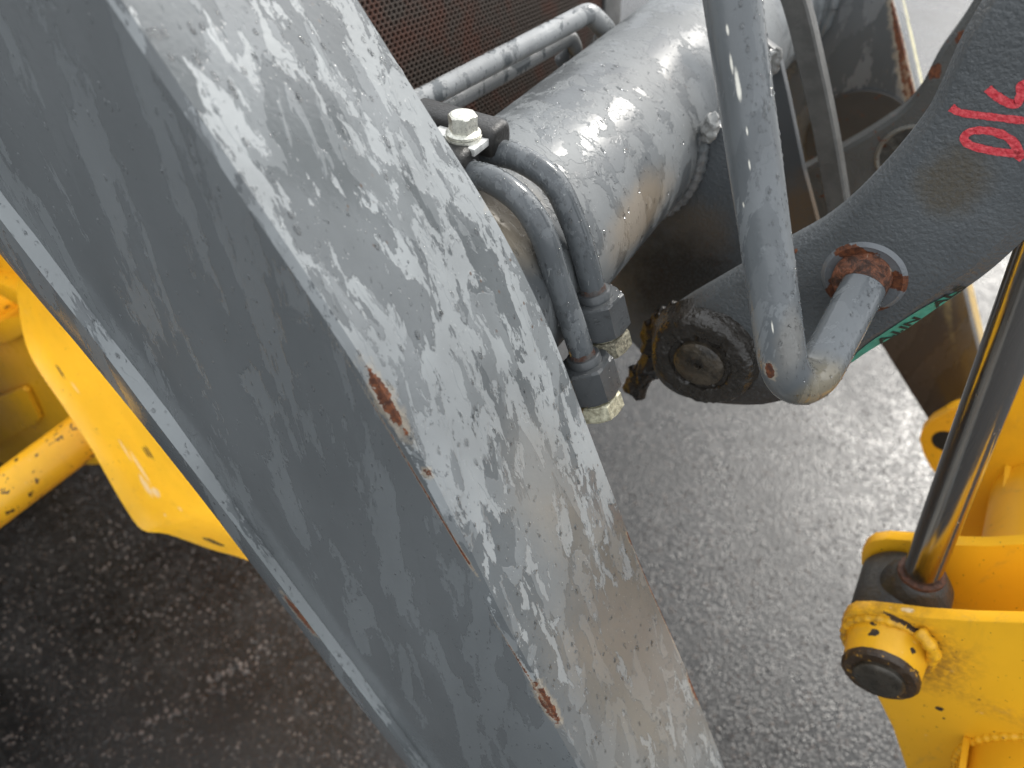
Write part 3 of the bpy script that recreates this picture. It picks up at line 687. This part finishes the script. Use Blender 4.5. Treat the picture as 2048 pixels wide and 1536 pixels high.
corner = [PP(x, y, Gc, Gn) for x, y in ((600, -60), (1225, -60), (1225, 120), (600, 380))]
us = [(p - Gc).dot(Gr) for p in corner]; vs_ = [(p - Gc).dot(Gu) for p in corner]
lim_r = (PP(1222, 40, Gc, Gn) - Gc).dot(Gr)
nu0, nu1 = int(min(us) / PW), int(lim_r / PW); nv0, nv1 = int(min(vs_) / PH) - 2, int(max(vs_) / PH) + 2
hexo = [(0.5, .22), (0, .78), (-.5, .22), (-.5, -.22 - .0), (0, -.78), (.5, -.22)]
hexo = [(.5, 1 / 3), (0, 2 / 3), (-.5, 1 / 3), (-.5, -1 / 3), (0, -2 / 3), (.5, -1 / 3)]
for iv in range(nv0, nv1):
    for iu in range(nu0, nu1):
        cx = (iu + (.5 if iv % 2 else 0)) * PW; cy = iv * PH
        p = Gc + Gr * cx + Gu * cy
        ou = [bm.verts.new(p + Gr * a * PW + Gu * b * PH) for a, b in hexo]
        inn_ = [bm.verts.new(p + Gr * a * PW * .66 + Gu * b * PH * .66 + Gn * .0002) for a, b in hexo]
        bk = [bm.verts.new(p + Gr * a * PW * .62 + Gu * (b * .62 - .1) * PH - Gn * .0022) for a, b in hexo]
        for k in range(6):
            j = (k + 1) % 6
            bm.faces.new((ou[k], ou[j], inn_[j], inn_[k])); bm.faces.new((inn_[k], inn_[j], bk[j], bk[k]))
g_o = build('mesh_sheet', bm, MESH_M, grille, smooth=0, kind='stuff')
bm = bmesh.new(); bq = [Gc - Gn * .03 + Gr * a + Gu * b for a, b in ((us[0] - .1, vs_[3] - .1), (lim_r, vs_[3] - .1), (lim_r, .2), (us[0] - .1, .2))]
prism(bm, bq, -Gn * .02); build('core_panel', bm, simple('radiator_core', (.010, .007, .006), .8, var=.3), grille)
bm = bmesh.new(); pq = [PP(x, y, Gc + Gn * .004, Gn) for x, y in ((1214, -80), (1246, -80), (1240, 80), (1236, 230), (1204, 230))]
prism(bm, pq, -Gn * .03); build('post', bm, simple('dark_post', (.06, .06, .058), .5, bump=.3, var=.3, nscale=30), grille, bevel=.002)
bar = thing('grab_bar', PD(1000, 150, .66), 'bright wet U shaped grey bar running across the front of the grille', 'grab bar')
bpth = fillet([PD(640, 305, .585), PD(1178, 25, .69), PD(1215, 62, .715), PD(1190, 110, .75)], [.016, .014], 8)
bm = bmesh.new(); sweep(bm, bpth, .0092, 24)
BAR_M = wet_paint('wet_bar_paint', (.14, .15, .155), (.33, .335, .335), cover=.6, scale=80, seed=3.3, rd=.2)
build('bar', bm, BAR_M, bar, smooth=50)
bpth = fillet([PD(640, 355, .61), PD(1140, 74, .71), PD(1152, 100, .725), PD(1120, 125, .74)], [.008, .008], 8)
bm = bmesh.new(); sweep(bm, bpth, .0072, 20); build('lower_bar', bm, BAR_M, bar, smooth=50)

# ------------------------------------------------------------------ YELLOW COUPLER
LC = .46
coup = thing('quick_coupler', M(.2, .52, .5), 'yellow quick coupler with two ear plates around a greasy cylinder eye', 'quick coupler')
chips = [(PL(1748, 1268, .42), ZV, .0035, .0030), (PL(1795, 1238, LC), FV, .012, .0028), (PL(1850, 1275, LC), FV, .012, .0025), (PL(1820, 1303, .42), ZV, .002, .0018), (PL(1880, 1418, LC), ZV, .0036, .0032), (PL(1888, 1437, LC), ZV, .0014, .0012), (PL(1800, 1210, LC + .006), FV, .012, .002)]
PC_ = PL(1775, 1290, LC)
YEL = yellow_paint('coupler_yellow', chips + [(PL(1838, 1262, LC), FV, .012, .003), (PL(1860, 1290, LC), FV, .008, .003)], .3, seed=1, stain_or_sheen=[(PC_, ZV, .055, .05, .7), (PL(1885, 1335, LC), ZV, .03, .02, .5), (PL(2000, 1425, LC), FV, .06, .012, .3), (PL(1980, 1235, LC + .11), FV, .1, .01, .4)],
                   scuffs=[(PL(1800, 1212, LC + .006), FV, .012, .003), (PL(1768, 1208, LC + .006), FV, .006, .002)])
ear1 = [(1683, 1262), (1682, 1244), (1690, 1230), (1706, 1222), (1740, 1222), (1800, 1229), (1850, 1236), (1950, 1243), (2048, 1246), (2200, 1246), (2330, 1300), (2330, 1760), (1880, 1760), (1850, 1660), (1812, 1536), (1785, 1455), (1750, 1385), (1722, 1345), (1698, 1305)]
bm = bmesh.new(); prism(bm, [PL(x, y, LC) for x, y in ear1], LV * .0125)
e1 = build('ear_plate', bm, YEL, coup, bevel=.0022)
ear2 = [(1722, 1128), (1722, 1108), (1730, 1092), (1745, 1082), (1775, 1078), (1850, 1084), (1905, 1090), (1975, 1092), (2048, 1088), (2200, 1080), (2330, 1150), (2330, 1500), (1900, 1500), (1830, 1330), (1755, 1190)]
bm = bmesh.new(); prism(bm, [PL(x, y, LC + .098) for x, y in ear2], LV * .0125)
build('ear_plate', bm, YEL, coup, bevel=.0022)
# pin boss on the near ear
pc = PL(1775, 1290, LC)
bm = bmesh.new(); lathe(bm, pc + LV * .004, -LV, [(0, 0), (0, .0365), (.006, .036), (.010, .0335), (.030, .032), (.033, .0315), (.034, .024), (.030, .023), (.030, 0)], 48, lump=.015)
pb = build('pin_boss', bm, YEL, coup, smooth=40)
remat(pb, yellow_paint('boss_yellow', [(on(pb, 1748, 1266), ZV, .0052, .0042), (on(pb, 1745, 1247), FV, .006, .0016), (on(pb, 1826, 1302), ZV, .0032, .0026), (on(pb, 1815, 1250), FV, .004, .0018)] + [(on(pb, x, y), FV, .007, .0028) for x, y in ((1712, 1312), (1740, 1306), (1790, 1318), (1830, 1345), (1845, 1362))], .25, seed=4))
bm = bmesh.new(); lathe(bm, pc - LV * .029, -LV, [(0, .020), (0, .0325), (.004, .0322), (.0062, .030), (.0062, .0205)], 48, lump=.03)
t = T('greasy_chipped_rim'); gn = t.noise(t.pos(), 120, 5, .7, .5); gm = t.ramp(gn, .60, .63)
t.bs(Base_Color=t.mix(gm, t.mix(gn, (.012, .008, .005), (.06, .034, .016)), (.62, .32, .03)), Roughness=t.mixf(gm, .34, .45), Normal=t.bump(t.noise(t.pos(), 260, 4, .7), .9, .002))
build('grease_ring', bm, t.m, coup, smooth=40)
bm = bmesh.new(); lathe(bm, pc - LV * .025, -LV, [(0, 0), (0, .0215), (.0135, .0215), (.0155, .0195), (.016, .014), (.0155, 0)], 40)
build('pin', bm, simple('dark_pin', (.05, .043, .033), .33, .3, bump=.35, bscale=140, var=.35, nscale=70), coup, smooth=40)
bm = bmesh.new()
wr = [pc - LV * .0005 + (FV * math.cos(a) + ZV * math.sin(a)) * .0368 for a in [2 * math.pi * k / 120 for k in range(121)]]
sweep(bm, wr, lambda i: .0042 * (1 + .10 * math.sin(i * 1.3) + .25 * mnoise.noise(Vector((i * .13, 2, 5)))), 8, False)
build('weld_bead', bm, YEL, coup, smooth=80)
bm = bmesh.new(); sweep(bm, catmull([PL(1838, 1262, LC - .004), PL(1856, 1284, LC - .010), PL(1868, 1306, LC - .010), PL(1862, 1318, LC - .006)], 6), lambda i: .0058 * (1 + .12 * math.sin(i * 1.1)), 10)
build('weld_bead', bm, YEL, coup, smooth=80)
# tube of the coupler, its weld and gusset
tcen = PL(2135, 1600, LC)
bm = bmesh.new(); lathe(bm, tcen + LV * .004, -LV, [(0, 0), (0, .088), (.10, .088), (.10, 0)], 64)
build('coupler_tube', bm, YEL, coup, smooth=30)
bm = bmesh.new(); arcp = [tcen + (FV * math.cos(a) + ZV * math.sin(a)) * .0895 for a in [R(60 + k * 3.2) for k in range(50)]]
arcp = catmull(arcp, 3); sweep(bm, arcp, lambda i: .0042 * (1 + .13 * math.sin(i * 1.2) + .2 * mnoise.noise(Vector((i * .2, 7, 1)))), 8)
build('weld_bead', bm, YEL, coup, smooth=80)
bm = bmesh.new(); g0 = [PL(1928, 1470, LC), PL(1917, 1545, LC), PL(1905, 1640, LC), PL(1905, 1640, LC - .05), PL(1916, 1545, LC - .04), PL(1926, 1475, LC - .004)]
prism(bm, g0, FV * .006); build('gusset', bm, YEL, coup, bevel=.001)
# far part of the coupler
YEL2 = yellow_paint('coupler_yellow_far', [(PL(1926, 900, .78), ZV, .004, .004)], .3, seed=6)
bkp = [(1900, 1085), (1945, 985), (2000, 860), (2048, 752), (2110, 610), (2230, 500), (2330, 700), (2330, 1250), (1900, 1250)]
bm = bmesh.new(); prism(bm, [PL(x, y, .70) for x, y in bkp], LV * .011); build('ear_plate', bm, YEL2, coup, bevel=.002)
bm = bmesh.new(); lathe(bm, PL(2120, 1010, .70), -LV, [(-.01, 0), (-.01, .062), (.13, .062), (.13, 0)], 64); build('coupler_tube', bm, YEL2, coup, smooth=30)
bm = bmesh.new(); g1 = [PL(2012, 928, .70), PL(2003, 1000, .70), PL(1993, 1090, .70), PL(1993, 1090, .655), PL(2003, 1000, .66), PL(2009, 935, .695)]
prism(bm, g1, FV * .006); build('gusset', bm, YEL2, coup, bevel=.001)
bm = bmesh.new(); lug = [(1838, 880), (1843, 862), (1862, 843), (1900, 820), (1960, 800), (2060, 800), (2060, 1050), (1960, 1030), (1890, 968), (1862, 938), (1846, 908)]
prism(bm, [PL(x, y, .93) for x, y in lug], LV * .02); build('pivot_lug', bm, yellow_paint('lug_yellow', [], .5, seed=8, speck=.5), coup, bevel=.003)
bm = bmesh.new(); lathe(bm, PL(1892, 882, .93) + LV * .004, -LV, [(0, 0), (0, .019), (.0052, .018), (.0056, 0)], 32); build('pin', bm, simple('black_pin', (.012, .011, .010), .6), coup, smooth=40)

# ------------------------------------------------------------------ TILT CYLINDER: chrome rod and eye
LRD = .52
cyl = thing('hydraulic_cylinder', PL(1800, 1165, LRD), 'hydraulic cylinder with a chromed rod ending in a black greasy eye between the yellow ears', 'hydraulic cylinder')
t = T('chrome_rod'); nn = t.noise(t.map((300, 300, 4)), 3, 2, .5); t.bs(Base_Color=(.42, .40, .38), Metallic=1.0, Roughness=t.ramp(nn, .3, .7, .13, .22)); CHR = t.m
r0, r1 = PL(1842, 1150, LRD), PL(2076, 530, LRD); rd = (r1 - r0).normalized()
bm = bmesh.new(); lathe(bm, r0, rd, [(0, 0), (0, .0162), (.05, .0162), (.2, .0162), (.55, .0162), (.55, 0)], 56); ro = build('rod', bm, CHR, cyl, smooth=30)
EYE = simple('greasy_eye', (.03, .029, .027), .4, bump=.7, bscale=220, var=.35, nscale=50)
ec = PL(1798, 1208, LRD)
bm = bmesh.new(); lathe(bm, ec - LV * .045, LV, [(0, 0), (0, .037), (.004, .040), (.075, .040), (.079, .037), (.079, 0)], 48); build('rod_eye', bm, EYE, cyl, smooth=40)
bm = bmesh.new(); lathe(bm, r0 - rd * .035, rd, [(0, 0), (0, .033), (.018, .031), (.030, .025), (.036, .0215), (.038, .0168), (.038, 0)], 40); build('eye_neck', bm, EYE, cyl, smooth=50)
bm = bmesh.new(); lathe(bm, r0 + rd * .002, rd, [(0, .0160), (0, .0205), (.003, .0200), (.0045, .0166), (.0045, .0160)], 40, lump=.04); build('rust_ring', bm, simple('dark_rust', (.07, .028, .016), .6, bump=.8, bscale=500, var=.5, nscale=200), cyl, smooth=50)
bm = bmesh.new(); lathe(bm, r0 + rd * .545, rd, [(0, 0), (0, .026), (.03, .029), (.035, .033), (.30, .033), (.30, 0)], 40); build('barrel', bm, cast_paint('barrel_paint', (.05, .052, .054), .4, .1), cyl, smooth=30)
droplets(ro, 60, .0005, .0011, WATER, cyl, lambda n: n.dot(-FWD) > .2, flat=.6, seed=8)

# ------------------------------------------------------------------ YELLOW FRONT FRAME at the left
fr = thing('loader_chassis', M(-.8, .3, .3), 'chipped yellow chassis of the machine with a curved guard plate and round bar', 'chassis')
edge = [(62, 470), (36, 560), (38, 620), (52, 690), (80, 745), (125, 810), (178, 890), (215, 955), (250, 1015), (285, 1060), (335, 1068), (420, 1098), (500, 1122), (640, 1180)]
inner = [(240, 300), (240, 420), (260, 520), (290, 590), (330, 660), (380, 730), (430, 800), (470, 850), (520, 910), (560, 960), (590, 1000), (620, 1040), (650, 1080), (690, 1130)]
E2 = catmull([Vector((a, b, 0)) for a, b in edge], 4); I2 = catmull([Vector((a, b, 0)) for a, b in inner], 4)
rows = []
for e, i in zip(E2, I2):
    r = []
    for k in range(15):
        tt = k / 14; q = e.lerp(i, tt); r.append(PD(q.x, q.y, .92 + .55 * tt ** 1.5))
    rows.append(r)
bm = bmesh.new(); loft(bm, rows, closed=False)
bmesh.ops.solidify(bm, geom=bm.faces[:], thickness=.010)
GY = yellow_paint('guard_yellow', [(PD(425, 1085, .87), RTV, .016, .006), (PD(118, 740, .86), Vector((.5, 0, -.8)), .010, .0022), (PD(292, 960, .87), Vector((.3, 0, -.9)), .012, .0035)], .2, seed=2, rough=.38, col=(.90, .55, .025))
gp = build('guard_plate', bm, GY, fr, smooth=50)
gd = PD(300, 1000, .9) - PD(230, 860, .9)
GY = yellow_paint('guard_yellow', [(on(gp, 428, 1084), RTV, .020, .0062), (on(gp, 298, 905), gd, .012, .0035), (on(gp, 120, 742), gd, .012, .002), (on(gp, 292, 905), gd, .010, .0026)], .2, seed=2, rough=.38, col=(.90, .55, .02),
                  scuffs=[(on(gp, 280, 935), gd, .030, .0035), (on(gp, 292, 972), gd, .016, .006), (on(gp, 312, 985), RTV, .006, .008), (on(gp, 360, 1018), RTV - UPV * .25, .034, .0022), (on(gp, 250, 900), gd, .02, .0022), (on(gp, 150, 775), gd, .02, .0015), (on(gp, 330, 1030), RTV, .03, .0018)])
remat(gp, GY)
FY = yellow_paint('frame_yellow', [], .35, seed=9, speck=.25)
bm = bmesh.new(); a0, a1 = PD(-260, 1190, .92), PD(185, 858, 1.02); lathe(bm, a0, a1 - a0, [(0, 0), (0, .030), ((a1 - a0).length, .030), ((a1 - a0).length, 0)], 40)
prism(bm, [a0 + ZV * .03, a0 - ZV * .03, a0 - ZV * .03 - LV * .03, a0 + ZV * .03 - LV * .03], -FV * .75)
build('frame_bar', bm, yellow_paint('bar_yellow', [], .25, seed=3, speck=.75), fr, smooth=40)
def bx_px(px, d0, d1, m, name, bev=.004):
    bm = bmesh.new(); a = [PD(x, y, d0) for x, y in px]; off = (PD(*px[0], d1) - a[0]); prism(bm, a, off); return build(name, bm, m, fr, bevel=bev)
def bx_l(px, l, th, m, name, bev=.004):
    bm = bmesh.new(); prism(bm, [PL(x, y, l) for x, y in px], LV * th); return build(name, bm, m, fr, bevel=bev)
bx_l([(-330, 640), (-40, 640), (80, 640), (130, 760), (215, 930), (120, 930), (-20, 985), (-330, 1120)], .40, .05, FY, 'frame_block')
bx_l([(-240, 905), (-20, 800), (44, 776), (52, 783), (78, 838), (70, 848), (-10, 890), (-240, 1000)], .388, .010, FY, 'cover_plate', .002)
bx_l([(-330, 430), (70, 430), (70, 575), (40, 575), (0, 562), (-330, 500)], .41, .06, FY, 'frame_block')
bm = bmesh.new()
prism(bm, [PL(x, y, .385) for x, y in ((-330, 520), (0, 566), (52, 590), (66, 606), (64, 622), (40, 614), (0, 592), (-330, 545))], LV * .05); build('frame_rib', bm, FY, fr, bevel=.004)
bm = bmesh.new(); prism(bm, [PL(x, y, .385) for x, y in ((-330, 660), (-30, 655), (20, 636), (52, 628), (58, 662), (20, 684), (-10, 690), (-330, 700))], LV * .05); build('frame_rib', bm, FY, fr, bevel=.004)
bm = bmesh.new(); lathe(bm, PL(12, 606, .44), -LV, [(0, 0), (0, .03), (.045, .03), (.05, .026), (.05, .018), (.02, .017), (.02, 0)], 32); build('pin_boss', bm, yellow_paint('dirty_yellow', [], .8, seed=12, speck=.8), fr, smooth=40)
bm = bmesh.new(); lathe(bm, PL(-30, 740, .46), LV, [(-.09, 0), (-.09, .045), (-.08, .055), (.05, .055), (.05, 0)], 40); build('frame_boss', bm, FY, fr, smooth=40)
# unseen machine body left of the view, added to shade the ground
bm = bmesh.new()
prism(bm, [M(-1.3, .12, .55), M(-2.6, .12, .5), M(-2.6, .12, 1.7), M(-1.7, .12, 1.7), M(-1.32, .12, 1.1)], LV * 1.1)
build('shading_body', bm, FY, fr, bevel=.02)

# unseen front tyre left of the view, added to keep sky off the ground
TC0 = M(-1.66, -.12, .5)
bm = bmesh.new(); lathe(bm, TC0 - LV * .2, LV, [(.03, .26), (0, .40), (.03, .47), (.08, .5), (.32, .5), (.37, .47), (.40, .40), (.37, .26)], 64)
tyre = build('shading_wheel', bm, simple('tyre_rubber', (.02, .02, .02), .7, bump=.3, var=.3), fr, smooth=40)
bm = bmesh.new()
for k in range(26):
    a = 2 * math.pi * k / 26; u = FV * math.cos(a) + ZV * math.sin(a); w = LV.cross(u)
    for sgn_ in (-1, 1):
        c = TC0 + u * .49; sk = w * (.05 * sgn_)
        prism(bm, [c - w * .018, c + w * .018, c + w * .018 + sk + LV * sgn_ * .18, c - w * .018 + sk + LV * sgn_ * .18], u * .03)
build('tread_lugs', bm, simple('tyre_lug', (.02, .02, .02), .7, bump=.3, var=.3), tyre, smooth=0, kind='stuff')
bm = bmesh.new(); lathe(bm, TC0 - LV * .12, LV, [(0, 0), (0, .1), (.06, .27), (.2, .27), (.2, 0)], 40)
build('rim', bm, FY, tyre, smooth=40)
